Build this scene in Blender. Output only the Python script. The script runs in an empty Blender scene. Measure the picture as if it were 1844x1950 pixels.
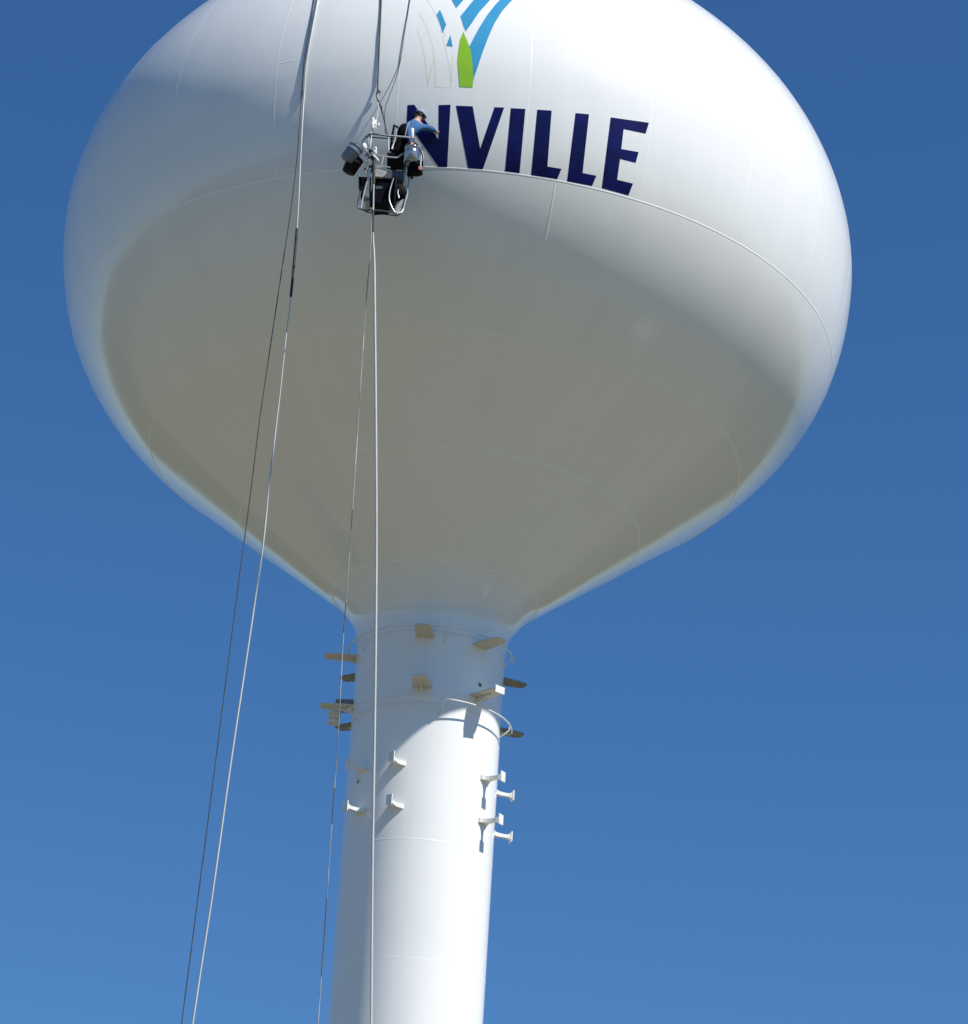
import bpy, bmesh, math, random
import numpy as np
from mathutils import Vector, Matrix
R_ = math.radians
random.seed(4)
sc = bpy.context.scene
COL = sc.collection
ZO = 33.25                      # height of the widest ring of the tank above the ground

# ------------------------------------------------------------------ camera
CAMLOC = np.array([0.0, -58.75842, -31.62752 + ZO])
YAW, PIT, ROLL, FPX = 0.014446, 0.422196, 0.063497, 6215.83
W0, H0 = 1844, 1950
fw = np.array([math.sin(YAW)*math.cos(PIT), math.cos(YAW)*math.cos(PIT), math.sin(PIT)])
rt = np.array([math.cos(YAW), -math.sin(YAW), 0.0]); up = np.cross(rt, fw)
r2 = math.cos(ROLL)*rt + math.sin(ROLL)*up
u2 = -math.sin(ROLL)*rt + math.cos(ROLL)*up
cam = bpy.data.cameras.new('camera'); camo = bpy.data.objects.new('camera', cam); COL.objects.link(camo)
M = Matrix.Identity(4)
for i in range(3):
    M[i][0] = r2[i]; M[i][1] = u2[i]; M[i][2] = -fw[i]; M[i][3] = CAMLOC[i]
camo.matrix_world = M
cam.sensor_fit = 'HORIZONTAL'; cam.sensor_width = 36; cam.lens = 36*FPX/W0
cam.clip_start = 0.5; cam.clip_end = 20000
sc.camera = camo

# ------------------------------------------------------------------ light
SUN_AZ, SUN_EL = 53.0, 50.0     # degrees, azimuth to the right of the direction from the tower to the camera
sdir = Vector((math.cos(R_(SUN_EL))*math.sin(R_(SUN_AZ)), -math.cos(R_(SUN_EL))*math.cos(R_(SUN_AZ)), math.sin(R_(SUN_EL))))
world = bpy.data.worlds.new("World"); sc.world = world; world.use_nodes = True
nt = world.node_tree; bg = nt.nodes['Background']
sky = nt.nodes.new('ShaderNodeTexSky'); sky.sky_type = 'NISHITA'; sky.sun_disc = False
sky.sun_elevation = R_(SUN_EL); sky.sun_rotation = math.atan2(sdir.x, sdir.y)
sky.altitude = 200; sky.air_density = 1.05; sky.dust_density = 0.0; sky.ozone_density = 10.0
hs = nt.nodes.new('ShaderNodeHueSaturation'); hs.inputs['Saturation'].default_value = 1.10
nt.links.new(sky.outputs[0], hs.inputs['Color']); nt.links.new(hs.outputs[0], bg.inputs[0]); bg.inputs[1].default_value = 0.0985
sl = bpy.data.lights.new('sun', 'SUN'); sl.energy = 4.9; sl.angle = R_(0.53); sl.color = (1.0, 0.965, 0.89)
so = bpy.data.objects.new('sun', sl); COL.objects.link(so)
so.rotation_euler = sdir.to_track_quat('Z', 'Y').to_euler(); so.location = (60, -60, 90)
sc.view_settings.view_transform = 'Standard'; sc.view_settings.look = 'None'
sc.view_settings.exposure = 0.13; sc.view_settings.gamma = 1.0

# ------------------------------------------------------------------ materials
def mat(name, col, rough=0.5, metal=0.0, spec=0.5, var=0.0, vscale=3.0, bump=0.0, bscale=20.0, coat=0.0, col2=None):
    m = bpy.data.materials.new(name); m.use_nodes = True
    n = m.node_tree.nodes; l = m.node_tree.links; b = n['Principled BSDF']
    b.inputs['Base Color'].default_value = (*col, 1); b.inputs['Roughness'].default_value = rough
    b.inputs['Metallic'].default_value = metal; b.inputs['Specular IOR Level'].default_value = spec
    b.inputs['Coat Weight'].default_value = coat; b.inputs['Coat Roughness'].default_value = 0.08
    tc = n.new('ShaderNodeTexCoord')
    if var > 0 or col2:
        t = n.new('ShaderNodeTexNoise'); t.inputs['Scale'].default_value = vscale; t.inputs['Detail'].default_value = 6
        l.new(tc.outputs['Object'], t.inputs['Vector'])
        mx = n.new('ShaderNodeMix'); mx.data_type = 'RGBA'
        a = col if col2 else tuple(c*(1-var) for c in col); c2 = col2 if col2 else tuple(min(1, c*(1+var)) for c in col)
        rp = n.new('ShaderNodeValToRGB'); rp.color_ramp.elements[0].position = 0.35; rp.color_ramp.elements[1].position = 0.65
        l.new(t.outputs['Fac'], rp.inputs[0]); l.new(rp.outputs[0], mx.inputs['Factor'])
        mx.inputs['A'].default_value = (*a, 1); mx.inputs['B'].default_value = (*c2, 1)
        l.new(mx.outputs['Result'], b.inputs['Base Color'])
    if bump > 0:
        t2 = n.new('ShaderNodeTexNoise'); t2.inputs['Scale'].default_value = bscale; t2.inputs['Detail'].default_value = 4
        l.new(tc.outputs['Object'], t2.inputs['Vector'])
        bp = n.new('ShaderNodeBump'); bp.inputs['Strength'].default_value = 1.0; bp.inputs['Distance'].default_value = bump
        l.new(t2.outputs['Fac'], bp.inputs['Height']); l.new(bp.outputs[0], b.inputs['Normal'])
    return m

M_TANK = mat('white_gloss_paint', (0.88, 0.88, 0.86), 0.13, spec=0.5, var=0.015, vscale=0.7, bump=0.0055, bscale=0.8, coat=0.0)
def streaks(m, amt=0.016):
    n = m.node_tree.nodes; l = m.node_tree.links; b = n['Principled BSDF']
    tc = n.new('ShaderNodeTexCoord'); sx = n.new('ShaderNodeSeparateXYZ'); l.new(tc.outputs['Object'], sx.inputs[0])
    at_ = n.new('ShaderNodeMath'); at_.operation = 'ARCTAN2'; l.new(sx.outputs['X'], at_.inputs[0]); l.new(sx.outputs['Y'], at_.inputs[1])
    mu = n.new('ShaderNodeMath'); mu.operation = 'MULTIPLY'; mu.inputs[1].default_value = 14; l.new(at_.outputs[0], mu.inputs[0])
    mz = n.new('ShaderNodeMath'); mz.operation = 'MULTIPLY'; mz.inputs[1].default_value = 0.22; l.new(sx.outputs['Z'], mz.inputs[0])
    cb = n.new('ShaderNodeCombineXYZ'); l.new(mu.outputs[0], cb.inputs[0]); l.new(mz.outputs[0], cb.inputs[1])
    t = n.new('ShaderNodeTexNoise'); t.inputs['Scale'].default_value = 1.0; t.inputs['Detail'].default_value = 7; t.inputs['Roughness'].default_value = 0.6; l.new(cb.outputs[0], t.inputs['Vector'])
    src = b.inputs['Base Color'].links[0].from_socket
    mr = n.new('ShaderNodeMapRange'); mr.inputs['From Min'].default_value = 0.3; mr.inputs['From Max'].default_value = 0.7; mr.inputs['To Min'].default_value = 1-amt*2; mr.inputs['To Max'].default_value = 1.0; l.new(t.outputs['Fac'], mr.inputs['Value'])
    vm = n.new('ShaderNodeVectorMath'); vm.operation = 'SCALE'; l.new(src, vm.inputs[0]); l.new(mr.outputs[0], vm.inputs['Scale']); l.new(vm.outputs[0], b.inputs['Base Color'])
    m2 = n.new('ShaderNodeMapRange'); m2.inputs['From Min'].default_value = 0.3; m2.inputs['From Max'].default_value = 0.7; r0 = b.inputs['Roughness'].default_value
    m2.inputs['To Min'].default_value = r0-0.025; m2.inputs['To Max'].default_value = r0+0.04; l.new(t.outputs['Fac'], m2.inputs['Value']); l.new(m2.outputs[0], b.inputs['Roughness'])
streaks(M_TANK)
M_WELD = mat('painted_weld', (0.93, 0.93, 0.91), 0.42, bump=0.001, bscale=30)
M_STEEL = mat('white_painted_steel', (0.78, 0.78, 0.75), 0.4, var=0.06, vscale=6)
M_NAVY = mat('navy_paint', (0.004, 0.006, 0.085), 0.3, spec=0.2, var=0.35, vscale=2.6, bump=0.006, bscale=1.2)
M_BLUE = mat('sky_blue_paint', (0.05, 0.33, 0.58), 0.3, var=0.05, vscale=2)
M_GREEN = mat('lime_green_paint', (0.27, 0.55, 0.02), 0.3, var=0.05, vscale=2)
M_FAINT = mat('faint_yellow_chalk', (0.66, 0.64, 0.40), 0.5)
M_ALU = mat('aluminium_tube', (0.62, 0.62, 0.62), 0.35, metal=0.6, var=0.1, vscale=9)
M_DTUBE = mat('grey_steel_tube', (0.10, 0.12, 0.14), 0.4, metal=0.5, var=0.2, vscale=9)
M_BLACK = mat('black_plastic', (0.003, 0.003, 0.006), 0.6, spec=0.06, var=0.3, vscale=12)
M_DGREY = mat('dark_grey_cover', (0.06, 0.065, 0.075), 0.5, var=0.2, vscale=10)
M_CAN = mat('galvanised_can', (0.42, 0.44, 0.47), 0.22, metal=0.85, var=0.15, vscale=14)
M_BCAN = mat('blue_grey_can', (0.16, 0.21, 0.27), 0.45, var=0.15, vscale=14)
M_RED = mat('dark_red_plastic', (0.016, 0.004, 0.003), 0.5, spec=0.15, var=0.4, vscale=12)
M_HOSE = mat('white_hose', (0.52, 0.53, 0.52), 0.5, var=0.06, vscale=3)
M_ROPE = mat('pale_rope', (0.50, 0.51, 0.50), 0.8, col2=(0.16, 0.17, 0.18), vscale=1.3)
M_DROPE = mat('dark_rope', (0.035, 0.038, 0.045), 0.8, col2=(0.075, 0.08, 0.09), vscale=4)
M_SLEEVE = mat('black_sleeve', (0.02, 0.02, 0.024), 0.6)
M_KNOT = mat('grey_rope_wrap', (0.10, 0.10, 0.11), 0.8, var=0.3, vscale=6)
M_PANEL = mat('pale_sheet_metal', (0.42, 0.41, 0.38), 0.5, metal=0.1, var=0.15, vscale=8)
M_RIM = mat('dark_rim', (0.03, 0.035, 0.045), 0.5)
M_CLOTH = mat('white_cloth', (0.80, 0.80, 0.80), 0.9, bump=0.01, bscale=30)
M_SHIRT = mat('blue_cotton', (0.03, 0.115, 0.30), 0.85, var=0.15, vscale=12, bump=0.006, bscale=25)
M_CAP = mat('pale_blue_cotton', (0.27, 0.35, 0.50), 0.85, bump=0.003, bscale=30)
M_TROUS = mat('black_work_cloth', (0.004, 0.004, 0.007), 0.9, spec=0.1, bump=0.006, bscale=20)
M_SKIN = mat('skin', (0.46, 0.25, 0.18), 0.5, var=0.08, vscale=14)
M_HAIR = mat('dark_hair', (0.02, 0.015, 0.012), 0.7)
M_STRAP = mat('grey_webbing', (0.30, 0.30, 0.32), 0.8)
M_PINK = mat('pink_tag', (0.55, 0.22, 0.22), 0.6)

# ground: dry grass with bare patches
mg = mat('woods_and_fields', (0.035, 0.048, 0.020), 0.95, spec=0.05, col2=(0.085, 0.085, 0.040), vscale=0.008)
M_LOT = mat('dry_mown_grass', (0.155, 0.145, 0.088), 0.95, spec=0.1, col2=(0.235, 0.205, 0.145), vscale=0.05)
M_PAD = mat('bright_pad_white', (0.84, 0.83, 0.80), 0.8, var=0.08, vscale=1.5)  # kept near white so the pad shows as highlights in the tank paint

# ------------------------------------------------------------------ helpers
def link(o): COL.objects.link(o); return o
def tag(o, label=None, cat=None, group=None, kind=None):
    if label: o['label'] = label
    if cat: o['category'] = cat
    if group: o['group'] = group
    if kind: o['kind'] = kind
    return o
def mesh_obj(name, verts, faces, m, parent=None, smooth=True):
    me = bpy.data.meshes.new(name); me.from_pydata([tuple(v) for v in verts], [], faces); me.update()
    if smooth:
        for p in me.polygons: p.use_smooth = True
    me.materials.append(m); o = bpy.data.objects.new(name, me); link(o)
    if parent: attach(o, parent)
    return o
def attach(o, parent):
    o.parent = parent; o.matrix_parent_inverse = Matrix.Translation(-Vector(parent.location))
def empty(name, loc=(0, 0, 0)):
    o = bpy.data.objects.new(name, None); o.location = loc; o.empty_display_size = 0.3; return link(o)
class MB:
    """collects shapes and links them as one mesh"""
    def __init__(s): s.v = []; s.f = []; s.sm = []
    def add(s, v, f, sm=True):
        k = len(s.v); s.v += [tuple(x) for x in v]; s.f += [tuple(i+k for i in q) for q in f]; s.sm += [sm]*len(f); return s
    def build(s, name, m, parent=None):
        o = mesh_obj(name, s.v, s.f, m, parent, False)
        for p, q in zip(o.data.polygons, s.sm): p.use_smooth = q
        return o
    def tube(s, pts, rad, n=10):
        pts = [Vector(p) for p in pts]; N = len(pts)
        rs = rad if isinstance(rad, (list, tuple)) else [rad]*N
        T = [(pts[min(i+1, N-1)]-pts[max(i-1, 0)]).normalized() for i in range(N)]
        a = T[0].orthogonal().normalized(); v = []; f = []
        for i in range(N):
            a = (a-T[i]*a.dot(T[i])).normalized(); b = T[i].cross(a)
            for k in range(n):
                t = 2*math.pi*k/n; v.append(pts[i]+(a*math.cos(t)+b*math.sin(t))*rs[i])
        for i in range(N-1):
            for k in range(n): f.append((i*n+k, i*n+(k+1) % n, (i+1)*n+(k+1) % n, (i+1)*n+k))
        s.add(v, f); c = len(v)
        s.add([v[k] for k in range(n)], [tuple(range(n))[::-1]], False)
        s.add([v[c-n+k] for k in range(n)], [tuple(range(n))], False)
        return s
    def lathe(s, base, axis, prof, n=28):
        base = Vector(base); ax = Vector(axis).normalized(); a = ax.orthogonal().normalized(); b = ax.cross(a)
        v = []; f = []
        for r, h in prof:
            for k in range(n):
                t = 2*math.pi*k/n; v.append(base+ax*h+(a*math.cos(t)+b*math.sin(t))*r)
        for i in range(len(prof)-1):
            for k in range(n): f.append((i*n+k, i*n+(k+1) % n, (i+1)*n+(k+1) % n, (i+1)*n+k))
        return s.add(v, f)
    def box(s, c, ax, ay, az, hx, hy, hz, bev=0.0):
        bm = bmesh.new(); bmesh.ops.create_cube(bm, size=2)
        for q in bm.verts: q.co = Vector((q.co.x*hx, q.co.y*hy, q.co.z*hz))
        if bev: bmesh.ops.bevel(bm, geom=bm.edges[:], offset=bev, segments=2, affect='EDGES', profile=0.7)
        c = Vector(c); ax, ay, az = Vector(ax), Vector(ay), Vector(az)
        bm.verts.index_update()
        v = [c+ax*q.co.x+ay*q.co.y+az*q.co.z for q in bm.verts]; f = [[q.index for q in p.verts] for p in bm.faces]; bm.free()
        return s.add(v, f, False)
def smooth_path(pts, sub=6):
    pts = [np.array(p, float) for p in pts]; out = []
    P = [2*pts[0]-pts[1]]+pts+[2*pts[-1]-pts[-2]]
    for i in range(1, len(P)-2):
        for k in range(sub):
            t = k/sub; a, b, c, d = P[i-1:i+3]
            out.append(0.5*((2*b)+(-a+c)*t+(2*a-5*b+4*c-d)*t*t+(-a+3*b-3*c+d)*t**3))
    out.append(pts[-1]); return out

# ------------------------------------------------------------------ tank profile (a surface of revolution)
PH = np.radians([0, 12, 24, 36, 46, 54, 60, 65, 69, 72, 74.5, 77, 79])
RHO = np.array([1.0, 0.988709, 0.957170, 0.908327, 0.874219, 0.868350, 0.871377, 0.883478, 0.897518, 0.916167, 0.933884, 0.964053, 0.995554])
SZ = 8.0; BUP = 0.79833*SZ; RS = 1.43018
def spline(x, y, xq):
    n = len(x); h = np.diff(x); A = np.zeros((n, n)); b = np.zeros(n); A[0, 0] = A[-1, -1] = 1
    for i in range(1, n-1):
        A[i, i-1] = h[i-1]; A[i, i] = 2*(h[i-1]+h[i]); A[i, i+1] = h[i]
        b[i] = 3*((y[i+1]-y[i])/h[i]-(y[i]-y[i-1])/h[i-1])
    c = np.linalg.solve(A, b); i = np.clip(np.searchsorted(x, xq)-1, 0, n-2); t = xq-x[i]
    bb = (y[i+1]-y[i])/h[i]-h[i]*(2*c[i]+c[i+1])/3; d = (c[i+1]-c[i])/(3*h[i])
    return y[i]+bb*t+c[i]*t*t+d*t**3
ph = np.linspace(0, PH[-1], 400); rr = spline(PH, RHO, ph)*SZ
lr = rr*np.cos(ph); lz = -rr*np.sin(ph)
k = int(np.argmax(lr < RS+0.10)); lr, lz = lr[:k], lz[:k]
# straight conical plates between the second and the fourth ring weld
zc0, zc1 = -4.292, -7.208
rc0 = float(np.interp(zc0, lz[::-1], lr[::-1])); rc1 = float(np.interp(zc1, lz[::-1], lr[::-1]))
m_ = (lz < zc0) & (lz > zc1); lr = np.where(m_, rc0+(lz-zc0)*(rc1-rc0)/(zc1-zc0), lr)
u = np.linspace(0, math.pi/2, 150)[1:]
pr_ = np.r_[(SZ*np.cos(u))[::-1], lr]; pz_ = np.r_[(BUP*np.sin(u))[::-1], lz]
# run out into the cylinder of the shaft with a soft flare
zt = pz_[-1]; ext = np.linspace(0.05, 1.6, 32)
pr_ = np.r_[pr_, RS+0.10*np.exp(-ext/0.28)]; pz_ = np.r_[pz_, zt-ext]
s = np.r_[0, np.cumsum(np.hypot(np.diff(pr_), np.diff(pz_)))]
sq = np.linspace(0, s[-1], 520); pr_ = np.interp(sq, s, pr_); pz_ = np.interp(sq, s, pz_)
for _ in range(14):
    pr_[1:-1] = 0.25*pr_[:-2]+0.5*pr_[1:-1]+0.25*pr_[2:]; pz_[1:-1] = 0.25*pz_[:-2]+0.5*pz_[1:-1]+0.25*pz_[2:]
ZJ = -8.95                                      # where the tank shell meets the shaft shell
PZ, PR = pz_[::-1].copy(), pr_[::-1].copy()
def rad(z): return np.where(z < PZ[0], RS, np.interp(z, PZ, PR, right=0.0))
def surf(azd, z, off=0.0):                      # point + normal on the shell, z relative to the widest ring
    a = R_(azd); r = float(rad(z)); e = 0.02; dr = float((rad(z+e)-rad(z-e))/(2*e))
    n = Vector((math.sin(a), -math.cos(a), -dr)).normalized()
    return Vector((r*math.sin(a), -r*math.cos(a), z+ZO))+n*off, n
C0 = CAMLOC-np.array([0, 0, ZO])
def ray(px, py):
    d = fw[None]+r2[None]*((np.atleast_1d(px)-W0/2)/FPX)[:, None]-u2[None]*((np.atleast_1d(py)-H0/2)/FPX)[:, None]
    return d/np.linalg.norm(d, axis=1)[:, None]
def hits(px, py, off=0.0):                      # points of the shell seen at these places of the photograph
    d = ray(np.asarray(px, float), np.asarray(py, float)); t = np.full(len(d), 40.0); done = np.zeros(len(d), bool)
    lo = t.copy(); hi = t.copy()
    for i in range(400):
        t2 = lo+0.08; P = C0+d*t2[:, None]; f = np.hypot(P[:, 0], P[:, 1])-rad(P[:, 2])-off
        new = (~done) & (f < 0); hi[new] = t2[new]; done |= new; lo = np.where(done, lo, t2)
    for i in range(30):
        m = (lo+hi)/2; P = C0+d*m[:, None]; f = np.hypot(P[:, 0], P[:, 1])-rad(P[:, 2])-off
        hi = np.where(f < 0, m, hi); lo = np.where(f < 0, lo, m)
    P = C0+d*hi[:, None]; P[:, 2] += ZO; return P
def hit(px, py, off=0.0): return hits([px], [py], off)[0]
def at(px, py, Y):                              # a point on the upright plane y = Y
    d = ray(px, py)[0]; return CAMLOC+d*((Y-CAMLOC[1])/d[1])

# ------------------------------------------------------------------ setting
bm = bmesh.new(); bmesh.ops.create_circle(bm, cap_ends=True, radius=9000, segments=96)
me = bpy.data.meshes.new('ground'); bm.to_mesh(me); bm.free(); me.materials.append(mg)
gr = link(bpy.data.objects.new('ground', me)); tag(gr, kind='structure')
hv = []; hf = []; N_ = 240  # unseen hills added to cover the yellowish low horizon in tank reflections
for i in range(N_):
    a = 2*math.pi*i/N_; h_ = 95+30*math.sin(a*3+1)+22*math.sin(a*7+2)+12*math.sin(a*17)+8*math.sin(a*41)
    for q, z in ((2300, 0), (2700, h_*0.6), (3100, h_), (3600, h_*0.7), (4300, 0)): hv.append((q*math.cos(a), q*math.sin(a), z))
for i in range(N_):
    for k in range(4): hf.append((i*5+k, i*5+k+1, (i+1) % N_*5+k+1, (i+1) % N_*5+k))
tag(mesh_obj('horizon_cover_hills', hv, hf, mat('hazed_wooded_hills', (0.07, 0.085, 0.075), 0.95, spec=0.05, col2=(0.10, 0.115, 0.10), vscale=0.01)), kind='structure')  # hill colour lightened to stand for distance haze
b_ = bmesh.new(); N_ = 96
vs_ = [b_.verts.new((-48+math.cos(2*math.pi*i/N_)*q, math.sin(2*math.pi*i/N_)*q, 0.004)) for i in range(N_) for q in (105+14*math.sin(i*2*math.pi/N_*3+1)+7*math.sin(i*2*math.pi/N_*7),)]
b_.faces.new(vs_); me = bpy.data.meshes.new('bounce_lawn'); b_.to_mesh(me); b_.free(); me.materials.append(M_LOT)
tag(link(bpy.data.objects.new('bounce_lawn', me)), kind='structure')  # unseen pale patch added, set off-centre to shape bounce light on the underside
mb = MB(); mb.box((32.8, -9.6, 0.02), (1, 0, 0), (0, 1, 0), (0, 0, 1), 3.0, 2.0, 0.10, 0.03)  # unseen bright pad added for a white vehicle, to put highlights on the tank
tag(mb.build('unseen_vehicle_pad', M_PAD), kind='structure')

# ------------------------------------------------------------------ water tower
tower = empty('water_tower', (0, 0, 0))
tag(tower, 'white spheroid water tower on a single slim shaft with navy VILLE lettering', 'water tower')
def revolve(name, rs, zs, seg, m, cap=False):
    v = []; f = []; n = len(rs)
    for i in range(n):
        for k in range(seg):
            t = 2*math.pi*k/seg; v.append((rs[i]*math.sin(t), -rs[i]*math.cos(t), zs[i]+ZO))
    for i in range(n-1):
        for k in range(seg): f.append((i*seg+k, i*seg+(k+1) % seg, (i+1)*seg+(k+1) % seg, (i+1)*seg+k))
    return mesh_obj(name, v, f, m, tower)
i0 = int(np.argmax(pz_ < ZJ)); trs = list(pr_[:i0])+[RS]; tzs = list(pz_[:i0])+[ZJ]
# plates are very slightly flattened between their welds
revolve('tank', [max(x, 0.02) for x in trs], tzs, 360, M_TANK)
revolve('shaft', [RS, RS, RS, RS, RS, RS+0.02, RS+0.25, RS+0.9, RS+1.6], [ZJ, -12, -18, -24, -27, -28.5, -29.8, -31.6, -ZO+0.0], 180, M_TANK)

def bead(mb, pts, nrm, w, h):
    """a low weld bead along a path lying on the shell"""
    v = []; f = []; K = 7
    for i, (p, n) in enumerate(zip(pts, nrm)):
        a = pts[max(i-1, 0)]; b = pts[min(i+1, len(pts)-1)]; s_ = (b-a).normalized().cross(n).normalized()
        for q in range(K):
            t = -1+2*q/(K-1); v.append(p+s_*(t*w/2)+n*(h*math.cos(t*math.pi/2)-0.003))
    for i in range(len(pts)-1):
        for q in range(K-1): f.append((i*K+q, i*K+q+1, (i+1)*K+q+1, (i+1)*K+q))
    mb.add(v, f)
def ring(z, w, h, a0=-180, a1=180, parent=tower):
    mb = MB(); P = []; N = []
    for i in range(361):
        p, n = surf(a0+(a1-a0)*i/360, z); P.append(p); N.append(n)
    bead(mb, P, N, w, h); return mb.build('weld_seam', M_WELD, parent)
for z, w, h in ((-1.928, 0.05, 0.007), (-4.292, 0.038, 0.0105), (-5.740, 0.036, 0.009), (-7.208, 0.046, 0.014), (-12.549, 0.035, 0.005), (-14.812, 0.03, 0.004)):
    ring(z, w, h)
def meridian(mb, azd, z0, z1, w=0.035, h=0.006):
    P = []; N = []
    for i in range(41):
        p, n = surf(azd, z0+(z1-z0)*i/40); P.append(p); N.append(n)
    bead(mb, P, N, w, h)
for band, (off, num, z0, z1, w) in {'u': (7.7, 21, 5.6, -1.90, .034), 'm': (12.5, 20, -1.96, -4.28, .03), 'c': (12, 15, -4.30, -5.73, .02), 'b': (2, 8, -5.75, -7.2, .02)}.items():
    for k in range(num):
        a = (off+360/num*k+180) % 360-180
        if abs(a) < 95 and not (band == 'm' and abs(a-12.5) < 1):
            mb = MB(); meridian(mb, a, z0, z1, w, {'u': 0.005, 'm': 0.0028, 'c': 0.0015, 'b': 0.0015}[band]); mb.build('weld_seam', M_WELD, tower)
mb = MB(); meridian(mb, 12.5, -1.99, -2.9, 0.034, 0.007); mb.build('weld_seam', M_WELD, tower)
for a, z0, z1 in ((-11.5, -9.9, -12.53), (60, -12.57, -14.79), (-11.2, -14.83, -20), (-70, -12.57, -14.79)):
    mb = MB(); meridian(mb, a, z0, z1, 0.03, 0.003); mb.build('weld_seam', M_WELD, tower)
mb = MB(); P, N = zip(*[surf(-26.3+2.6*i/10, 0.30) for i in range(11)]); bead(mb, list(P), list(N), 0.03, 0.006); mb.build('weld_seam', M_WELD, tower)

# --- painted letters and emblem, laid on the shell
def z4(x, y): return (740+x/3.4148, y/3.4148)   # enlarged view -> photograph
def patch(name, poly, m, off=0.0035, step=5.0, conv=z4):
    pts = [conv(*q) for q in poly]
    b = bmesh.new(); vs = [b.verts.new((x, y, 0)) for x, y in pts]
    for i in range(len(vs)): b.edges.new((vs[i], vs[(i+1) % len(vs)]))
    bmesh.ops.triangle_fill(b, use_beauty=True, edges=b.edges[:])
    xs = [q[0] for q in pts]; ys = [q[1] for q in pts]
    for ax, lo, hi in ((0, min(xs), max(xs)), (1, min(ys), max(ys))):
        c = lo+step
        while c < hi:
            co = (c, 0, 0) if ax == 0 else (0, c, 0); no = (1, 0, 0) if ax == 0 else (0, 1, 0)
            bmesh.ops.bisect_plane(b, geom=b.verts[:]+b.edges[:]+b.faces[:], plane_co=co, plane_no=no, dist=1e-5); c += step
    bmesh.ops.triangulate(b, faces=b.faces[:]); b.verts.index_update()
    P = hits([q.co.x for q in b.verts], [q.co.y for q in b.verts], off)
    f = []
    for q in b.faces:
        i = [t.index for t in q.verts]; a = Vector(P[i[1]]-P[i[0]]).cross(Vector(P[i[2]]-P[i[0]]))
        if a.length < 1e-10: continue
        c = Vector((P[i[0]][0], P[i[0]][1], 0)); f.append(i if a.dot(c) > 0 else i[::-1])
    b.free(); return mesh_obj(name, P, f, m, tower)
LET = [
 [(124, 682), (168, 680), (325, 905), (326, 682), (404, 680), (382, 1086), (325, 1086), (170, 860), (160, 1080), (104, 1078)],     # N
 [(439, 686), (548, 690), (597, 966), (690, 696), (753, 698), (614, 1100), (518, 1094)],                                       # V
 [(796, 702), (891, 707), (853, 1125), (758, 1113)],                                                                          # I
 [(968, 712), (1062, 718), (1034, 1082), (1126, 1097), (1098, 1164), (928, 1138)],                                               # L
 [(1217, 734), (1305, 742), (1263, 1124), (1353, 1142), (1325, 1208), (1162, 1178)],                                              # L
 [(1446, 762), (1695, 797), (1673, 868), (1530, 838), (1515, 968), (1628, 988), (1608, 1058), (1507, 1032), (1488, 1168), (1591, 1193), (1561, 1270), (1388, 1222)], # E
]
for L in LET: patch('letter', L, M_NAVY)
patch('emblem_leaf', [(860, -60), (803, 0), (740, 70), (690, 150), (650, 240), (612, 340), (582, 430), (558, 500), (551, 530), (548, 440), (540, 350), (527, 300), (560, 235), (590, 180), (640, 100), (690, 35), (722, 0), (770, -60)], M_BLUE)
patch('emblem_leaf', [(612, -60), (552, 0), (468, 105), (488, 170), (503, 203), (545, 145), (592, 75), (660, 0), (715, -60)], M_BLUE)
patch('emblem_leaf', [(385, -60), (412, 0), (440, 52), (487, 0), (525, -60)], M_BLUE)
patch('emblem_leaf', [(335, 62), (313, 95), (335, 150), (352, 215), (376, 160), (352, 100)], M_BLUE)
patch('emblem_leaf', [(403, 225), (376, 297), (418, 302)], M_BLUE)
patch('emblem_leaf', [(487, 205), (465, 262), (455, 330), (449, 400), (456, 480), (462, 563), (548, 567), (552, 500), (546, 400), (536, 330), (515, 270)], M_GREEN, off=0.0055)
def stroke(mb, q, w=0.009):
    pts = smooth_path([(x, y) for x, y in q], 5) if len(q) > 2 else [np.array(x, float) for x in q]
    P = [hit(*z4(*x), 0.004) for x in pts]; c = []
    nr = []
    for p in P:
        z = p[2]-ZO; a = math.degrees(math.atan2(p[0], -p[1])); nr.append(surf(a, z)[1])
    bead(mb, [Vector(p) for p in P], nr, w, 0.001)
mb = MB()
for q in ([(200, 90), (245, 170), (285, 290), (297, 380), (280, 440), (255, 550)], [(190, 195), (210, 260), (235, 370), (245, 460), (257, 560)],
          [(300, 370), (303, 470), (305, 565)], [(305, 566), (405, 570)], [(405, 570), (412, 480), (418, 350)], [(350, 230), (375, 330), (395, 430), (405, 530)],
          [(215, 250), (250, 212)], [(255, 0), (300, 75), (330, 150), (372, 235)]):
    stroke(mb, q)
mb.build('emblem_outline', M_FAINT, tower)

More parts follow.
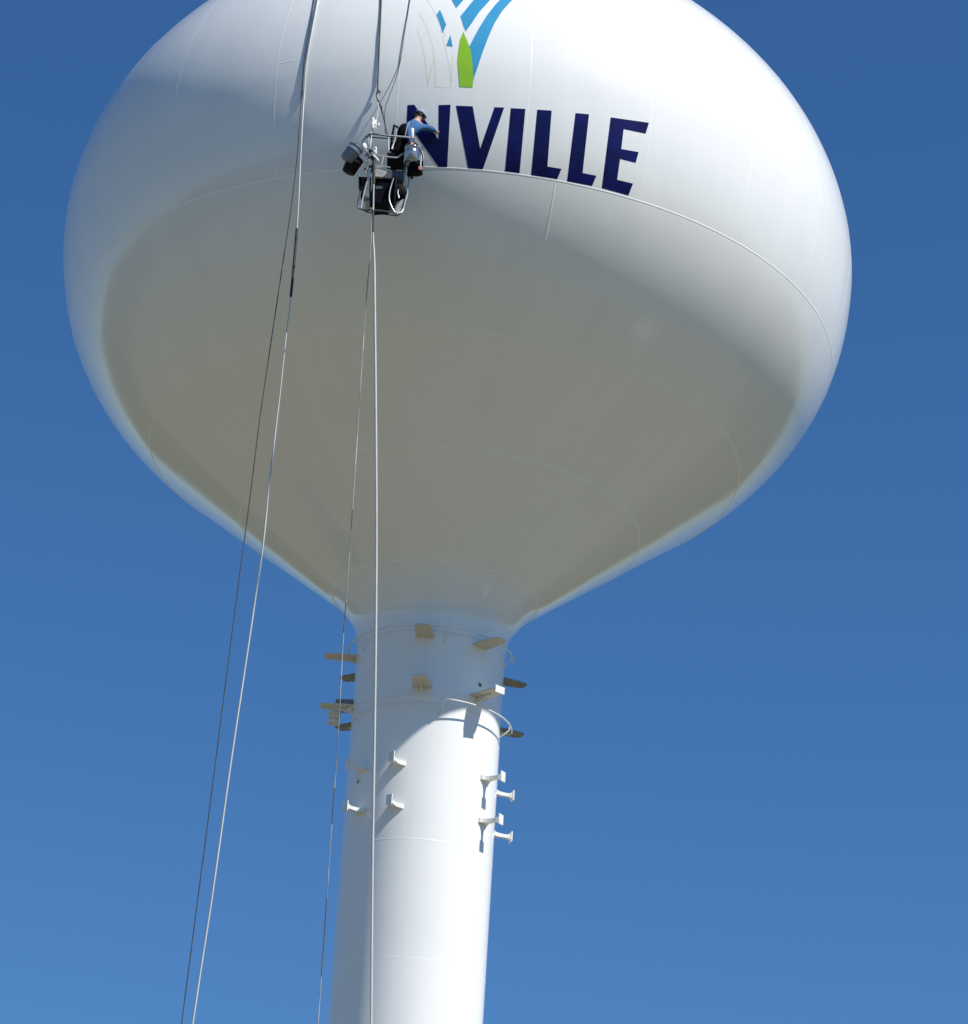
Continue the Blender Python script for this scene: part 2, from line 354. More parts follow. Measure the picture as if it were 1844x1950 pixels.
# --- brackets, rails and fittings on the shaft
def local(azd, z):
    a = R_(azd); o = Vector((math.sin(a), -math.cos(a), 0)); t = Vector((math.cos(a), math.sin(a), 0))
    return o*RS+Vector((0, 0, z+ZO)), o, t
def prism(mb, c, ax, ay, az, out, h0, h1):
    n = len(out); v = [c+ax*x+ay*y+az*h0 for x, y in out]+[c+ax*x+ay*y+az*h1 for x, y in out]
    f = [tuple(range(n))[::-1], tuple(range(n, 2*n))]+[(i, (i+1) % n, n+(i+1) % n, n+i) for i in range(n)]
    mb.add(v, f, False)
Zv = Vector((0, 0, 1))
def plate(azd, z, web, L=0.62, m=None):
    c, o, t = local(azd, z); mb = MB()
    out = [(-0.05, -0.19), (0.40, -0.165), (L-0.06, -0.14), (L-0.015, -0.115), (L, -0.08), (L, 0.08), (L-0.015, 0.115), (L-0.06, 0.14), (0.40, 0.165), (-0.05, 0.19)]
    prism(mb, c, o, t, Zv, out, -0.011, 0.011)
    p = mb.build('bracket_plate', m or M_STEEL, tower)
    if web:
        mb = MB(); prism(mb, c-Zv*0.013, o, -Zv, t, [(-0.02, 0), (0.40, 0), (0.36, 0.03), (-0.02, 0.11)], -0.01, 0.01); g = mb.build('gusset', M_STEEL); g.parent = p
    return p
PLAZ = (-5.3, 40, 113.5, -88, -123.5)
M_GALV = mat('plain_grey_steel', (0.24, 0.24, 0.23), 0.6, var=0.2, vscale=8)  # darker grey for the back plates, also on the junction box
M_TAN = mat('bounce_beige_steel', (0.60, 0.58, 0.50), 0.6, var=0.08, vscale=8)  # white paint toned beige, holding the ground's reflection in the shaded undersides
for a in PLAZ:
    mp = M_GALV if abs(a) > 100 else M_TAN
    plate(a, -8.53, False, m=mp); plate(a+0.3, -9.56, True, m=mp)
def rail(z, r, a0):
    mb = MB(); mb.tube([(r*math.sin(R_(a)), -r*math.cos(R_(a)), z+ZO) for a in range(a0, 93, 3)], 0.015, 8)
    p = mb.build('ring_rail', M_STEEL, tower)
    for a in (10, 76, -62):
        c, o, t = local(a, z); mb = MB(); mb.tube([c+o*(r-RS), c+o*(r-RS)*0.9-Zv*0.10, c-o*0.02-Zv*0.27], 0.014, 8)
        q = mb.build('strut', M_STEEL); q.parent = p
rail(-8.38, 1.60, -120); rail(-9.83, 1.65, -66)
def standoff(azd, z, turn=0.0):
    c, o, t = local(azd, z); mb = MB(); v = []; f = []
    sec = [(-0.03, .16, .045), (0.03, .13, .043), (0.07, .08, .04), (0.13, .05, .036), (0.22, .036, .033), (0.31, .036, .033), (0.37, .055, .05), (0.385, .06, .055)]
    for x, hy, hz in sec: v += [c+o*x+t*hy*sy+Zv*hz*sz for sy, sz in ((-1, -1), (1, -1), (1, 1), (-1, 1))]
    for i in range(len(sec)-1):
        for q in range(4): f.append((i*4+q, i*4+(q+1) % 4, i*4+4+(q+1) % 4, i*4+4+q))
    mb.add(v, f, False); b = mb.build('standoff_bracket', M_STEEL, tower)
    q_ = Matrix.Rotation(R_(turn), 3, 'Z'); mb = MB(); mb.box(c+o*0.40, q_@o, q_@t, Zv, 0.013, 0.075, 0.10, 0.012); e = mb.build('end_plate', M_STEEL); e.parent = b
for a in (-19, 55, 107, -50):
    dz = 0.18 if a == 107 else 0
    standoff(a, -11.09+dz, -28 if a == -19 else 0); standoff(a+0.5 if a != 107 else 106, -11.93+dz, -28 if a == -19 else 0)
for a, z in ((-55.5, -11.31), (41.8, -9.30)):
    c, o, t = local(a, z); mb = MB(); mb.lathe(c-o*0.03, o, [(0.055, 0), (0.055, 0.055), (0.038, 0.06), (0.036, 0.0)], 20)
    p = mb.build('cable_port', M_STEEL, tower)
    mb = MB(); mb.lathe(c-o*0.02, o, [(0.036, 0.03), (0.0, 0.03)], 16); q = mb.build('opening', M_BLACK); q.parent = p
def lamp(azd, z, r0):                             # hooded floodlight fixed to a plate
    c, o, t = local(azd, z); mb = MB(); mb.box(c+o*r0-Zv*0.05, o, t, Zv, 0.11, 0.09, 0.07, 0.02)
    mb.lathe(c+o*r0-Zv*0.11, -Zv, [(0.05, 0), (0.11, 0.06), (0.12, 0.12), (0.105, 0.12), (0.09, 0.05), (0.0, 0.03)], 24)
    mb.build('lamp_housing', M_STEEL, tower)
lamp(-98, -9.56, 0.36)
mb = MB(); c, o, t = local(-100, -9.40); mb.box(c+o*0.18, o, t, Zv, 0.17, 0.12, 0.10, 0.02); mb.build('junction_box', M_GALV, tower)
mb = MB(); c, o, t = local(40.3, -9.56); mb.box(c+o*0.632, o, t, Zv, 0.009, 0.115, 0.07, 0.004); mb.build('end_flange', M_STEEL, tower)

# ------------------------------------------------------------------ ropes and hoses
def ropeline(name, tankpts, free, radius, m, label, cat, group=None, sleeves=(), ground=True, n=8, sub=4):
    """tankpts lie on the shell, free = (px, py, Y) hang clear of it; runs down to the ground"""
    P = [hit(x, y, (radius if not isinstance(radius, list) else radius[0])+0.012) for x, y in tankpts]+[at(*q) for q in free]
    if ground:
        d = P[-1]-P[-3]; k_ = (P[-1][2]-0.03)/-d[2]; P.append(P[-1]+d*k_*0.5); P.append(P[-1]+d*k_*0.5)
    S_ = smooth_path(P, sub)
    if isinstance(radius, list): radius = list(np.interp(np.arange(len(S_))/sub, np.arange(len(radius)), radius))
    o = MB().tube(S_, radius, n).build(name, m); tag(o, label, cat, group)
    for px0, py0, px1, py1, Y0, Y1, rr_, mm, nm in sleeves:
        A = at(px0, py0, Y0); B = at(px1, py1, Y1)
        seg = [p for p in S_ if min(A[2], B[2]) < p[2] < max(A[2], B[2])]
        zs = np.array([p[2] for p in S_])[::-1]
        def onp(z): return np.array([np.interp(z, zs, np.array([p[i] for p in S_])[::-1]) for i in range(3)])
        q = [onp(A[2]+(B[2]-A[2])*i/12) for i in range(13)]
        s2 = MB().tube(q, rr_, n).build(nm, mm); s2.parent = o
    return o
Y1 = float(hit(580, 130, 0.05)[1])-0.03
ropeline('rope', [(616, -60), (608, -15), (596, 50), (586, 105), (581, 150), (579, 185)],
         [(575, 250, Y1), (571, 330, Y1), (566, 430, Y1), (554, 565, Y1), (545, 640, Y1), (535, 735, Y1), (525, 820, Y1), (513, 920, Y1), (500, 1045, Y1), (470, 1250, Y1), (440, 1450, Y1), (405, 1700, Y1), (367, 1950, Y1)],
         [.015]*8+[.013, .011, .011, .011, .014]+[.0165]*9, M_HOSE, 'thick pale rope hanging left of the work cage, the more rightward of the leaning pair', 'rope',
         sleeves=[(563, 435, 554, 565, Y1, Y1, 0.024, M_SLEEVE, 'dark_sleeve')])
Y2 = float(hit(577, 130, 0.05)[1])-0.03
ropeline('rope', [(606, -60), (601, -15), (590, 50), (580, 110), (577, 150), (574, 185)],
         [(571, 230, Y2), (566, 300, Y2), (554, 400, Y2), (539, 500, Y2), (521, 620, Y2), (496, 790, Y2), (476, 950, Y2), (456, 1100, Y2), (430, 1300, Y2), (402, 1520, Y2), (372, 1750, Y2), (346, 1950, Y2)],
         0.0095, M_DROPE, 'thin dark rope hanging at the far left of the tower, leftmost of all the lines', 'rope')
ropeline('suspension_rope', [(730, -60), (727, -15), (724, 50), (722, 95), (720.5, 130), (719.5, 158)],
         [(719, 178, -7.85)], 0.014, M_DROPE, 'steel grey line running up the tank from the hook of the work cage', 'rope', ground=False)
ropeline('cable', [(788, -60), (783, -15), (776, 30), (770, 65), (765, 100), (760, 128)],
         [(752, 155, -7.95), (741, 184, -8.05), (733, 212, -8.15), (734, 255, -8.25)], 0.007, M_DROPE, 'thin curved cable on the tank between the work cage line and the green leaf emblem', 'cable', ground=False)
Yh = -8.70
ropeline('air_hose', [], [(712, 300, Yh), (712, 345, Yh), (711, 400, Yh), (711, 455, Yh), (713, 500, Yh), (714.5, 640, Yh), (716, 800, Yh), (717, 1000, Yh), (716, 1200, Yh), (713.5, 1400, Yh), (711, 1550, Yh), (709, 1700, Yh), (707, 1950, Yh)],
         [0.014]*4+[0.0215]*11, M_HOSE, 'thick white hose hanging straight down from the work cage past the shaft', 'hose',
         sleeves=[(712, 300, 711, 350, Yh, Yh, 0.026, M_SLEEVE, 'dark_sleeve'), (711, 400, 711, 442, Yh, Yh, 0.0185, M_SLEEVE, 'dark_sleeve')])
Yt = -8.62
ropeline('tag_line', [], [(709, 395, Yt), (706, 470, Yt), (697, 580, Yt), (689, 700, Yt), (678, 870, Yt), (669, 1010, Yt), (659, 1150, Yt), (653, 1230, Yt), (648, 1330, Yt), (641, 1450, Yt), (630, 1600, Yt), (618, 1780, Yt), (606, 1950, Yt)],
         0.0075, M_ROPE, 'thin mottled line hanging beside the white hose, running down left of the shaft', 'rope',
         sleeves=[(672, 970, 669, 1010, Yt, Yt, .0095, M_KNOT, 'dark_sleeve'), (659, 1150, 655, 1205, Yt, Yt, .0095, M_KNOT, 'dark_sleeve'), (693, 640, 691, 668, Yt, Yt, .010, M_HOSE, 'pale_sleeve'), (680, 830, 677, 885, Yt, Yt, .010, M_HOSE, 'pale_sleeve'),
                  (637, 1500, 632, 1570, Yt, Yt, .0095, M_KNOT, 'dark_sleeve'), (622, 1710, 612, 1860, Yt, Yt, .010, M_KNOT, 'dark_sleeve')])

# ------------------------------------------------------------------ work cage, hung beside the tank
def c6(x, y, Y): return Vector(at(620+x/6.9654, 160+y/6.9654, Y+0.28))
cage = empty('work_cage', c6(740, 1650, -8.6))
tag(cage, 'powered work cage of grey tubes hanging on a hook against the white tank', 'work platform')
def T(name, pts, rad_, m, par=cage, sub=1, n=10):
    q = [c6(*p) for p in pts]
    if sub > 1: q = [Vector(x) for x in smooth_path(q, sub)]
    o = MB().tube(q, rad_, n).build(name, m)
    attach(o, par) if par is cage else setattr(o, 'parent', par)
    return o
YF, YB = -8.92, -8.28      # near and tank side of the cage
T('hook', [(722, 118, -8.13), (718, 90, -8.13), (700, 92, -8.13), (684, 118, -8.13), (680, 160, -8.13), (700, 215, -8.14)], 0.018, M_DTUBE, sub=4)
T('sling', [(700, 215, -8.14), (740, 310, -8.22), (775, 450, -8.35), (820, 668, -8.55)], [0.021, 0.021, 0.016, 0.014], M_DTUBE)
T('sling', [(700, 215, -8.14), (705, 330, -8.3), (668, 520, -8.65), (590, 668, -8.9)], 0.007, M_HOSE)
T('rail', [(492, 800, YF), (505, 745, YF), (560, 680, YF), (600, 662, YF), (700, 668, YF), (820, 684, -8.86), (960, 698, -8.8), (1090, 712, -8.75)], 0.0165, M_DTUBE, sub=3)
T('rail', [(820, 684, -8.83), (960, 694, -8.80), (1120, 712, -8.78), (1150, 760, -8.78), (1160, 860, -8.8)], 0.017, M_ALU, sub=3)
T('rail', [(490, 840, YF), (560, 900, YF), (700, 945, YF), (800, 960, YF), (940, 975, -8.9), (990, 945, -8.88), (1080, 900, -8.85)], 0.0135, M_ALU, sub=3)
T('rail', [(640, 1085, YF), (730, 1075, YF), (860, 1108, YF)], 0.012, M_ALU)
T('rail', [(520, 700, YB), (820, 720, YB), (1100, 760, YB), (1120, 900, YB)], 0.0135, M_DTUBE, sub=2)
T('post', [(835, 690, -8.84), (838, 880, -8.84)], 0.012, M_ALU)
T('post', [(930, 700, -8.82), (905, 790, -8.82), (878, 860, -8.84)], 0.013, M_ALU)
T('post', [(610, 670, YF), (590, 820, YF), (575, 1000, YF), (560, 1230, YF)], 0.012, M_ALU)
T('post', [(1090, 900, -8.86), (1060, 1050, -8.86), (1040, 1180, -8.86)], 0.014, M_DTUBE)
T('post', [(770, 960, YF), (745, 1060, YF)], 0.012, M_ALU)
T('control_lever', [(912, 545, -8.55), (895, 640, -8.6), (880, 760, -8.7), (868, 880, -8.75)], [0.021, 0.022, 0.026, 0.03], M_BLACK)
T('control_lever', [(912, 548, -8.55), (950, 560, -8.55), (953, 580, -8.55)], [0.014, 0.016, 0.022], M_BLACK)
# lower frame round the hoist
T('frame', [(445, 1210, YB), (470, 1330, YB), (505, 1440, YB), (520, 1540, YB), (545, 1660, YB)], 0.014, M_DTUBE)
T('frame', [(470, 1420, YF), (450, 1500, YF), (428, 1600, YF), (438, 1640, YF), (485, 1662, YF), (580, 1668, YF), (760, 1682, YF), (930, 1712, YF)], 0.0145, M_DTUBE, sub=3)
T('frame', [(572, 1225, YF), (540, 1340, YF), (512, 1440, YF), (490, 1540, YF), (470, 1650, YF)], 0.015, M_ALU, sub=2)
T('frame', [(600, 1220, -8.7), (590, 1400, -8.7), (595, 1540, -8.7), (590, 1665, -8.8)], 0.016, M_DTUBE)
T('frame', [(505, 1540, -8.7), (600, 1530, -8.7)], 0.011, M_DTUBE)
T('frame', [(905, 1250, YF), (868, 1360, YF), (846, 1470, YF), (852, 1560, YF), (890, 1650, YF), (925, 1705, YF)], 0.013, M_ALU, sub=3)
T('frame', [(1065, 1150, -8.85), (1045, 1250, -8.85), (1065, 1330, -8.85), (1088, 1440, -8.82), (1052, 1570, -8.82), (1020, 1690, -8.82), (940, 1715, YF)], 0.016, M_ALU, sub=3)
T('frame', [(1118, 1230, -8.7), (1100, 1340, -8.7), (1075, 1460, -8.75), (1045, 1600, -8.8), (1018, 1690, -8.82)], 0.017, M_ALU, sub=2)
T('frame', [(470, 1655, YF), (560, 1700, YB), (960, 1745, YB), (1018, 1690, -8.82)], 0.013, M_DTUBE)
T('kick_strap', [(965, 1400, -8.93), (958, 1440, -8.93), (975, 1510, -8.93)], 0.014, M_ALU)
def quad_slab(name, pts, Y0, Y1, m, bev=0.0):
    a = [c6(x, y, Y0) for x, y in pts]
    d = Vector((0, Y1-Y0, 0)); n = len(a); v = a+[p+d for p in a]
    f = [tuple(range(n)), tuple(range(n, 2*n))[::-1]]+[(i, n+i, n+(i+1) % n, (i+1) % n) for i in range(n)]
    bm_ = bmesh.new(); vs = [bm_.verts.new(p) for p in v]
    for q in f: bm_.faces.new([vs[i] for i in q])
    bmesh.ops.recalc_face_normals(bm_, faces=bm_.faces[:])
    if bev: bmesh.ops.bevel(bm_, geom=bm_.edges[:], offset=bev, segments=2, affect='EDGES', profile=0.6)
    me = bpy.data.meshes.new(name); bm_.to_mesh(me); bm_.free(); me.materials.append(m)
    o = link(bpy.data.objects.new(name, me)); attach(o, cage); return o
quad_slab('hoist_housing', [(640, 1245), (890, 1262), (870, 1400), (845, 1565), (640, 1580), (600, 1450)], -8.84, -8.40, M_BLACK, 0.012)
quad_slab('hoist_cover', [(640, 1125), (740, 1120), (825, 1140), (800, 1195), (760, 1235), (640, 1222)], -8.90, -8.45, M_PANEL, 0.01)
quad_slab('hoist_cover', [(832, 1138), (1040, 1150), (1035, 1270), (900, 1255), (765, 1242), (800, 1195)], -8.88, -8.42, M_DGREY, 0.01)
quad_slab('side_panel', [(438, 1225), (560, 1230), (520, 1330), (500, 1430), (472, 1400)], -8.80, -8.45, M_BLACK, 0.008)
quad_slab('motor_plate', [(655, 1352), (755, 1352), (755, 1385), (672, 1392)], -8.853, -8.845, M_DTUBE)
quad_slab('footboard', [(520, 1480), (590, 1500), (590, 1560), (540, 1550)], -8.70, -8.3, M_PANEL, 0.004)
quad_slab('footboard', [(940, 1560), (1045, 1520), (1010, 1700), (935, 1700)], -8.80, -8.78, M_PANEL, 0.004)
quad_slab('footboard', [(640, 1585), (850, 1575), (900, 1690), (600, 1660)], -8.50, -8.47, M_PANEL, 0.004)
quad_slab('seat', [(820, 900), (1080, 930), (1070, 1000), (820, 980)], -8.75, -8.35, M_BLACK, 0.02)
mb = MB(); mb.lathe(c6(950, 1400, -8.90), (0, 1, 0), [(0.0, 0), (0.13, 0.0), (0.155, 0.03), (0.155, 0.32), (0.13, 0.35), (0.0, 0.35)], 32)
o = mb.build('cable_drum', M_BLACK); attach(o, cage)
mb = MB(); mb.tube([c6(930, 1225, -8.91), c6(935, 1260, -8.93), c6(905, 1640, -8.9)], [0.02, 0.03, 0.025], 8); o = mb.build('control_cable', M_BLACK); attach(o, cage)
# valves and fittings on the left corner
mb = MB()
for (x, y, r) in ((600, 880, .035), (560, 930, .03), (630, 960, .032), (580, 990, .028), (540, 1130, .035), (590, 1080, .04)):
    mb.lathe(c6(x, y, -8.95), (random.uniform(-.6, .6), -1, random.uniform(-.5, .5)), [(0, -r), (r*.7, -r*.8), (r, -r*.4), (r, r*.4), (r*.7, r*.8), (0, r)], 12)
mb.tube([c6(520, 940, -8.96), c6(600, 960, -8.97), c6(640, 1040, -8.96), c6(600, 1180, -8.95)], 0.014, 8)
o = mb.build('hose_manifold', M_DGREY); attach(o, cage)
mb = MB(); mb.tube([Vector(x) for x in smooth_path([c6(520, 1010, -8.99), c6(545, 1040, -9.0), c6(580, 1000, -9.0), c6(560, 1100, -8.98), c6(520, 1185, -8.98)], 5)], 0.012, 8)
o = mb.build('air_line', M_ROPE); attach(o, cage)

# --- buckets: (top centre, axis down, radius, length)
def bucket(top, down, r0, r1, L, m, label, band=None, bail=None):
    t = empty('bucket', Vector(top)+Vector(down).normalized()*L); tag(t, label, 'bucket', 'buckets hung on the work cage')
    d = Vector(down).normalized()
    mb = MB(); mb.lathe(top, d, [(r0-.006, 0.015), (r0-.006, 0), (r0+.008, 0), (r0+.008, .014), (r0, .02), (r0*.98+r1*.02, L*.3), (r0*.98+r1*.02+.004, L*.32), (r0*.66+r1*.34, L*.36), (r1, L-.01), (r1-.01, L), (0, L)], 32)
    mb.lathe(top, d, [(r0-.006, 0), (r1-.008, L-.02), (0, L-.02)], 32)
    o = mb.build('pail', m); attach(o, t)
    if m is M_BCAN:
        for h_, q_ in ((0.012, r0+.006), (0.065, r0+.004), (L-.012, r1+.004)):
            mb = MB(); mb.lathe(top, d, [(q_-.012, h_-.012), (q_+.004, h_-.012), (q_+.004, h_+.012), (q_-.012, h_+.012)], 32); w_ = mb.build('rim', M_RIM); w_.parent = o; w_.matrix_parent_inverse = Matrix.Translation(-Vector(t.location))
    if bail:
        a = d.orthogonal().normalized(); a = (Vector((1, 0, 0))-d*d.x).normalized(); top = Vector(top)
        pts = [top+a*r0*math.cos(x)-d*math.sin(x)*bail+d*.02 for x in np.linspace(0, math.pi, 14)]
        mb = MB(); mb.tube(pts, 0.005, 6); o = mb.build('handle', M_DTUBE); attach(o, t)
    return t
A = c6(410, 840, -8.95); B = c6(262, 1010, -8.95)
bucket(A, (B-A)+Vector((0, 0.02, 0)), 0.135, 0.118, 0.30, M_BCAN, 'blue grey pail tipped on its side at the left corner of the work cage', bail=0.09)
bucket(c6(400, 985, -8.80), (-0.35, 0.1, -0.9), 0.145, 0.120, 0.30, M_RED, 'dark red pail below the tipped blue grey pail')
bucket(c6(1150, 850, -8.96), (-0.02, 0.02, -1), 0.128, 0.128, 0.30, M_CAN, 'shiny bare metal can on the right corner of the work cage', bail=0.15)
bucket(c6(1205, 1055, -8.88), (0.06, 0.05, -1), 0.135, 0.122, 0.20, M_BLACK, 'black pail hung below the shiny metal can')

def blob(name, c, sx, sy, sz, m, label, cat, seed, amp=0.35):
    bm_ = bmesh.new(); bmesh.ops.create_icosphere(bm_, subdivisions=3, radius=1); rng = random.Random(seed)
    ph_ = [(rng.uniform(2, 5), rng.uniform(0, 6), Vector((rng.gauss(0, 1), rng.gauss(0, 1), rng.gauss(0, 1))).normalized()) for _ in range(6)]
    for v in bm_.verts:
        d = 1+amp*sum(math.sin(f_*v.co.dot(a)*2+p_) for f_, p_, a in ph_)/4
        v.co = Vector((v.co.x*sx, v.co.y*sy, v.co.z*sz))*d
    me = bpy.data.meshes.new(name); bm_.to_mesh(me); bm_.free(); me.materials.append(m)
    for p in me.polygons: p.use_smooth = True
    o = link(bpy.data.objects.new(name, me)); o.location = c; tag(o, label, cat); return o
blob('rag', c6(645, 545, -8.85), 0.045, 0.03, 0.11, M_CLOTH, 'crumpled white rag tied high above the left corner of the work cage', 'rag', 1, 0.6)
blob('rag', c6(705, 540, -8.82), 0.018, 0.02, 0.04, M_CLOTH, 'smallest white rag, right beside the high crumpled one', 'rag', 2)
blob('rag', c6(585, 760, -8.90), 0.036, 0.02, 0.12, M_CLOTH, 'long white rag hanging behind the cage rail by the tipped pail', 'rag', 9, 0.5)
blob('paint_glove', c6(515, 828, -9.0), 0.045, 0.03, 0.055, M_CLOTH, 'white work glove on the rim of the tipped blue grey pail', 'glove', 3)
blob('rag', c6(655, 880, -8.99), 0.035, 0.03, 0.065, M_CLOTH, 'white rag knotted where the hose leaves the cage rail', 'rag', 4, 0.6)
o = blob('paint_brush', c6(665, 975, -9.0), 0.022, 0.02, 0.09, M_CLOTH, 'white brush sticking out slantwise in front of the cage rail', 'brush', 5, 0.2); o.rotation_euler = (0, R_(-42), 0)
# paint roller standing by the metal can, and spray wand at its right
rl = empty('paint_roller', c6(1150, 860, -8.97)); tag(rl, 'white paint roller standing upright out of the shiny metal can', 'paint roller')
mb = MB(); mb.lathe(c6(1150, 725, -8.95), c6(1155, 555, -8.90)-c6(1150, 725, -8.95), [(0, 0), (.02, 0), (.029, .008), (.03, .22), (.022, .235), (0, .235)], 18); o = mb.build('roller_cover', M_CLOTH); attach(o, rl)
mb = MB(); mb.tube([c6(1150, 720, -8.95), c6(1125, 740, -8.96), c6(1140, 800, -8.97), c6(1165, 850, -8.97)], .008, 8); o = mb.build('handle', M_DTUBE); attach(o, rl)
wd = empty('spray_wand', c6(1290, 1180, -8.95)); tag(wd, 'dark spray wand with a pink tag beside the shiny metal can', 'spray wand')
mb = MB(); mb.tube([Vector(x) for x in smooth_path([c6(1180, 770, -8.9), c6(1240, 830, -8.92), c6(1290, 930, -8.94), c6(1300, 1060, -8.95), c6(1285, 1180, -8.95)], 4)], .016, 8); o = mb.build('wand', M_DTUBE); attach(o, wd)
mb = MB(); mb.tube([c6(1268, 950, -8.99), c6(1262, 1040, -8.99), c6(1262, 1140, -8.99)], [.012, .014, .012], 8); o = mb.build('pipe', M_ALU); attach(o, wd)
mb = MB(); mb.box(c6(1262, 1112, -9.0), (1, 0, 0), (0, 1, 0), (0, 0, 1), .035, .008, .035, .005); o = mb.build('tag', M_PINK); attach(o, wd)

# ------------------------------------------------------------------ the painter
def skin(name, chains, m, sub=2):
    """chains: lists of (point, radius); shared points join; returns an evaluated mesh object"""
    key = {}; V = []; Rr = []; E = []
    def idx(p, r):
        kk = tuple(round(x, 4) for x in p)
        if kk not in key: key[kk] = len(V); V.append(tuple(p)); Rr.append(r)
        return key[kk]
    for ch in chains:
        ids = [idx(p, r) for p, r in ch]
        for a, b in zip(ids[:-1], ids[1:]): E.append((a, b))
    me = bpy.data.meshes.new('tmp'); me.from_pydata(V, E, []); o = bpy.data.objects.new('tmp', me); link(o)
    md = o.modifiers.new('s', 'SKIN'); md.use_smooth_shade = True
    sv = me.skin_vertices[0].data
    for i, r in enumerate(Rr):
        rx, ry = r if isinstance(r, tuple) else (r, r); sv[i].radius = (rx, ry)
    sv[0].use_root = True
    s2 = o.modifiers.new('u', 'SUBSURF'); s2.levels = sub; s2.render_levels = sub
    dg = bpy.context.evaluated_depsgraph_get(); dg.update()
    nm = bpy.data.meshes.new_from_object(o.evaluated_get(dg)); bpy.data.objects.remove(o)
    for p in nm.polygons: p.use_smooth = True
    nm.materials.clear(); nm.materials.append(m); nm.name = name
    return link(bpy.data.objects.new(name, nm))
hip = c6(985, 900, -8.50); wst = c6(1025, 770, -8.50); chst = c6(1100, 620, -8.46); nkb = c6(1185, 530, -8.42); nk = c6(1215, 485, -8.40); hd = c6(1248, 418, -8.38)
sR = c6(1265, 560, -8.36); eR = c6(1390, 585, -8.24); wR = c6(1470, 625, -8.12)
sL = c6(1085, 560, -8.55); eL = c6(1120, 720, -8.70); wL = c6(1150, 790, -8.84)
hipR = c6(1040, 915, -8.42); kR = c6(1130, 930, -8.10); aR = c6(1120, 1190, -8.12); tR = c6(1135, 1210, -8.02)
hipL = c6(950, 915, -8.55); kL = c6(900, 960, -8.16); aL = c6(900, 1190, -8.22); tL = c6(895, 1215, -8.08)
def lerp(a, b, t): return a.lerp(b, t)
fw_arm = (wR-eR).normalized(); fw_armL = (wL-eL).normalized()
def hand(w, d, side, upv):
    pal = w+d*0.055; s_ = d.cross(upv).normalized()*side; out = [[(w, .022), (pal, (.034, .016))]]
    for k, (ln, sp) in enumerate(((.065, -1.5), (.075, -.5), (.070, .5), (.055, 1.5))):
        b0 = pal+s_*sp*.016+d*.01
        j1 = b0+d*ln*.45+upv*.004; j2 = j1+d*ln*.28-upv*ln*.25; j3 = j2-upv*ln*.30+d*ln*.05
        out.append([(pal, (.034, .016)), (b0+d*.015, .009), (j1, .0085), (j2, .008), (j3, .0065)])
    b0 = w+d*.02-s_*.025; out.append([(w, .022), (b0, .011), (b0+d*.03-s_*.018, .010), (b0+d*.055-s_*.016-upv*.01, .008)])
    return out
body_ch = [[(hip, (.11, .09)), (wst, (.105, .08)), (chst, (.13, .10)), (nkb, (.10, .08)), (nk, .055), (lerp(nk, hd, .6), .06), (hd, (.078, .088)), (hd+(hd-nk).normalized()*.08+Vector((.01, 0, .02)), .055)],
           [(nkb, (.10, .08)), (sR, .062), (lerp(sR, eR, .5), .048), (eR, .04), (lerp(eR, wR, .4), .038), (wR, .022)],
           [(nkb, (.10, .08)), (sL, .062), (lerp(sL, eL, .5), .048), (eL, .04), (lerp(eL, wL, .4), .038), (wL, .022)],
           [(hip, (.11, .09)), (hipR, .095), (lerp(hipR, kR, .5), .08), (kR, .058), (lerp(kR, aR, .35), .055), (aR, .035), (tR, .035)],
           [(hip, (.11, .09)), (hipL, .095), (lerp(hipL, kL, .5), .08), (kL, .058), (lerp(kL, aL, .35), .055), (aL, .035), (tL, .035)]]
up_h = Vector((0, 0, 1))
body_ch += hand(wR, fw_arm, 1, (up_h-fw_arm*fw_arm.z).normalized())
body_ch += hand(wL, fw_armL, -1, Vector((0.3, -0.9, 0.2)).normalized())
person = skin('person', body_ch, M_SKIN)
tag(person, 'painter in blue shirt and black work trousers leaning out of the cage to the tank', 'person')
face_dir = Vector((0.86, 0.25, -0.30)).normalized()
def child(o): o.parent = person; return o
fu = (hd-nk).normalized()
fs = face_dir.cross(fu).normalized()
child(skin('nose', [[(hd+face_dir*.070+fu*.012, .010), (hd+face_dir*.098-fu*.008, .012), (hd+face_dir*.085-fu*.02, .008)]], M_SKIN, 1))
for sd in (-1, 1):
    mb = MB(); mb.lathe(hd+fs*sd*.072-face_dir*.002, fs*sd, [(0, -.01), (.018, -.006), (.027, .004), (.020, .012), (.012, .006), (0, .004)], 14); child(mb.build('ear', M_SKIN))
    mb = MB(); mb.lathe(hd+face_dir*.078+fs*sd*.03+fu*.018, face_dir, [(.024, -.01), (.024, .003), (.018, .007), (0, .009)], 14); child(mb.build('goggle_lens', M_BLACK))
mb = MB(); mb.tube([hd+face_dir*.083-fu*.045-fs*.022, hd+face_dir*.09-fu*.047, hd+face_dir*.083-fu*.045+fs*.022], .005, 6); child(mb.build('mouth', M_PINK))
# cap (dome + peak) and hair below it
mb = MB(); cb = hd+fu*.028
mb.lathe(cb, fu, [(.098, 0), (.1, .018), (.092, .05), (.07, .078), (.04, .094), (0, .1)], 28)
pv = []; pf = []
for i in range(9):
    t = math.pi*(i/8-.5)*.8
    for k_, rr_ in enumerate((.092, .132)): pv.append(cb+face_dir*math.cos(t)*rr_+fs*math.sin(t)*.095+fu*(.012-.018*k_))
n_ = len(pv); pv += [p-fu*.006 for p in pv]
for i in range(8):
    a = 2*i; pf += [(a, a+1, a+3, a+2), (n_+a, n_+a+2, n_+a+3, n_+a+1), (a+1, n_+a+1, n_+a+3, a+3)]
mb.add(pv, pf); child(mb.build('cap', M_CAP))
mb = MB(); mb.lathe(cb-fu*.045-face_dir*.012, fu, [(.060, -.02), (.084, 0), (.090, .03), (.092, .05)], 24); child(mb.build('hair', M_HAIR))
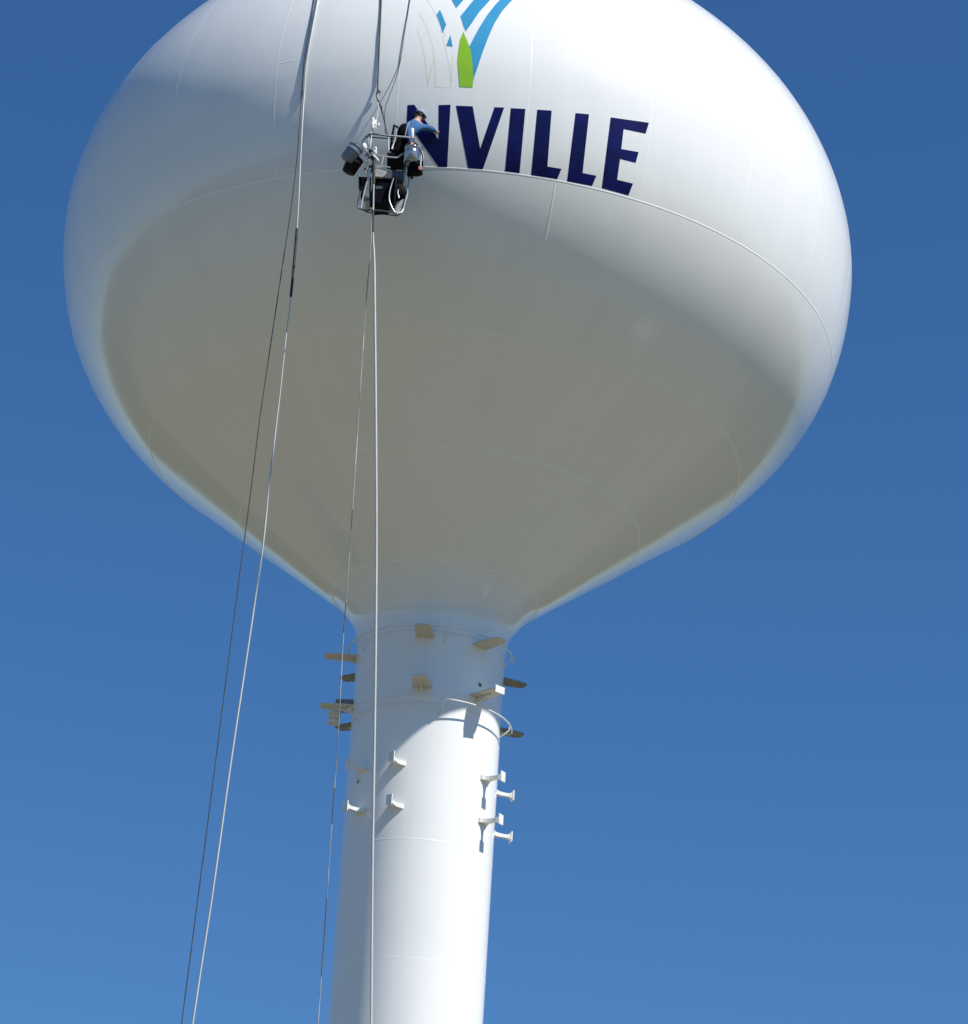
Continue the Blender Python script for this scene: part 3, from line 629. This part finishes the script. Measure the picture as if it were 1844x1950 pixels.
child(skin('shirt', [[(lerp(wst, chst, .1), (.150, .115)), (chst, (.185, .135)), (nkb, (.115, .095)), (lerp(nkb, nk, .5), .075)],
     [(nkb, (.115, .095)), (sR, .078), (lerp(sR, eR, .5), .062), (eR, .056), (lerp(eR, wR, .5), .050), (lerp(eR, wR, .9), .042)],
     [(nkb, (.115, .095)), (sL, .078), (lerp(sL, eL, .5), .062), (eL, .054), (lerp(eL, wL, .5), .050), (lerp(eL, wL, .88), .042)]], M_SHIRT))
child(skin('trousers', [[(lerp(wst, chst, .25), (.150, .118)), (wst, (.165, .135)), (hip, (.19, .15)), (hipR, .112), (lerp(hipR, kR, .5), .095), (kR, .075), (lerp(kR, aR, .4), .068), (lerp(kR, aR, .92), .055)],
     [(hip, (.19, .15)), (hipL, .112), (lerp(hipL, kL, .5), .095), (kL, .075), (lerp(kL, aL, .4), .068), (lerp(kL, aL, .92), .055)]], M_TROUS))
child(skin('vest', [[(wst, (.165, .13)), (lerp(wst, chst, .5)-Vector((.03, .02, 0)), (.17, .145)), (chst-Vector((.055, .035, 0)), (.16, .15)), (lerp(chst, nkb, .6)-Vector((.07, .05, 0)), (.09, .09))]], M_TROUS))
for a_, t_ in ((aR, tR), (aL, tL)):
    child(skin('boot', [[(a_+Vector((0, 0, .10)), .058), (a_, .058), (a_-Vector((0, 0, .04)), .055), (t_-Vector((0, 0, .03)), .05), (t_+(t_-a_).normalized()*.06-Vector((0, 0, .03)), .04)]], M_BLACK))
mb = MB(); mb.tube([Vector(x) for x in smooth_path([c6(1120, 500, -8.60), c6(1085, 560, -8.66), c6(1065, 640, -8.68), c6(1050, 720, -8.67)], 4)], .011, 6); child(mb.build('harness_strap', M_STRAP))
# brush in the painting hand
pb = empty('paint_brush', wR+fw_arm*.12-up_h*.05); tag(pb, 'small brush held against the navy letter N by the painter', 'brush')
c_ = wR+fw_arm*.10
mb = MB(); mb.tube([c_-Vector((.05, .08, .03)), c_+Vector((.03, .06, .0))], [.009, .012], 8); o = mb.build('handle', M_STRAP); attach(o, pb)
mb = MB(); mb.box(c_+Vector((.045, .085, .0)), Vector((.6, .8, 0)), Vector((-.8, .6, 0)), Zv, .03, .008, .02, .004); o = mb.build('bristles', M_NAVY); attach(o, pb)
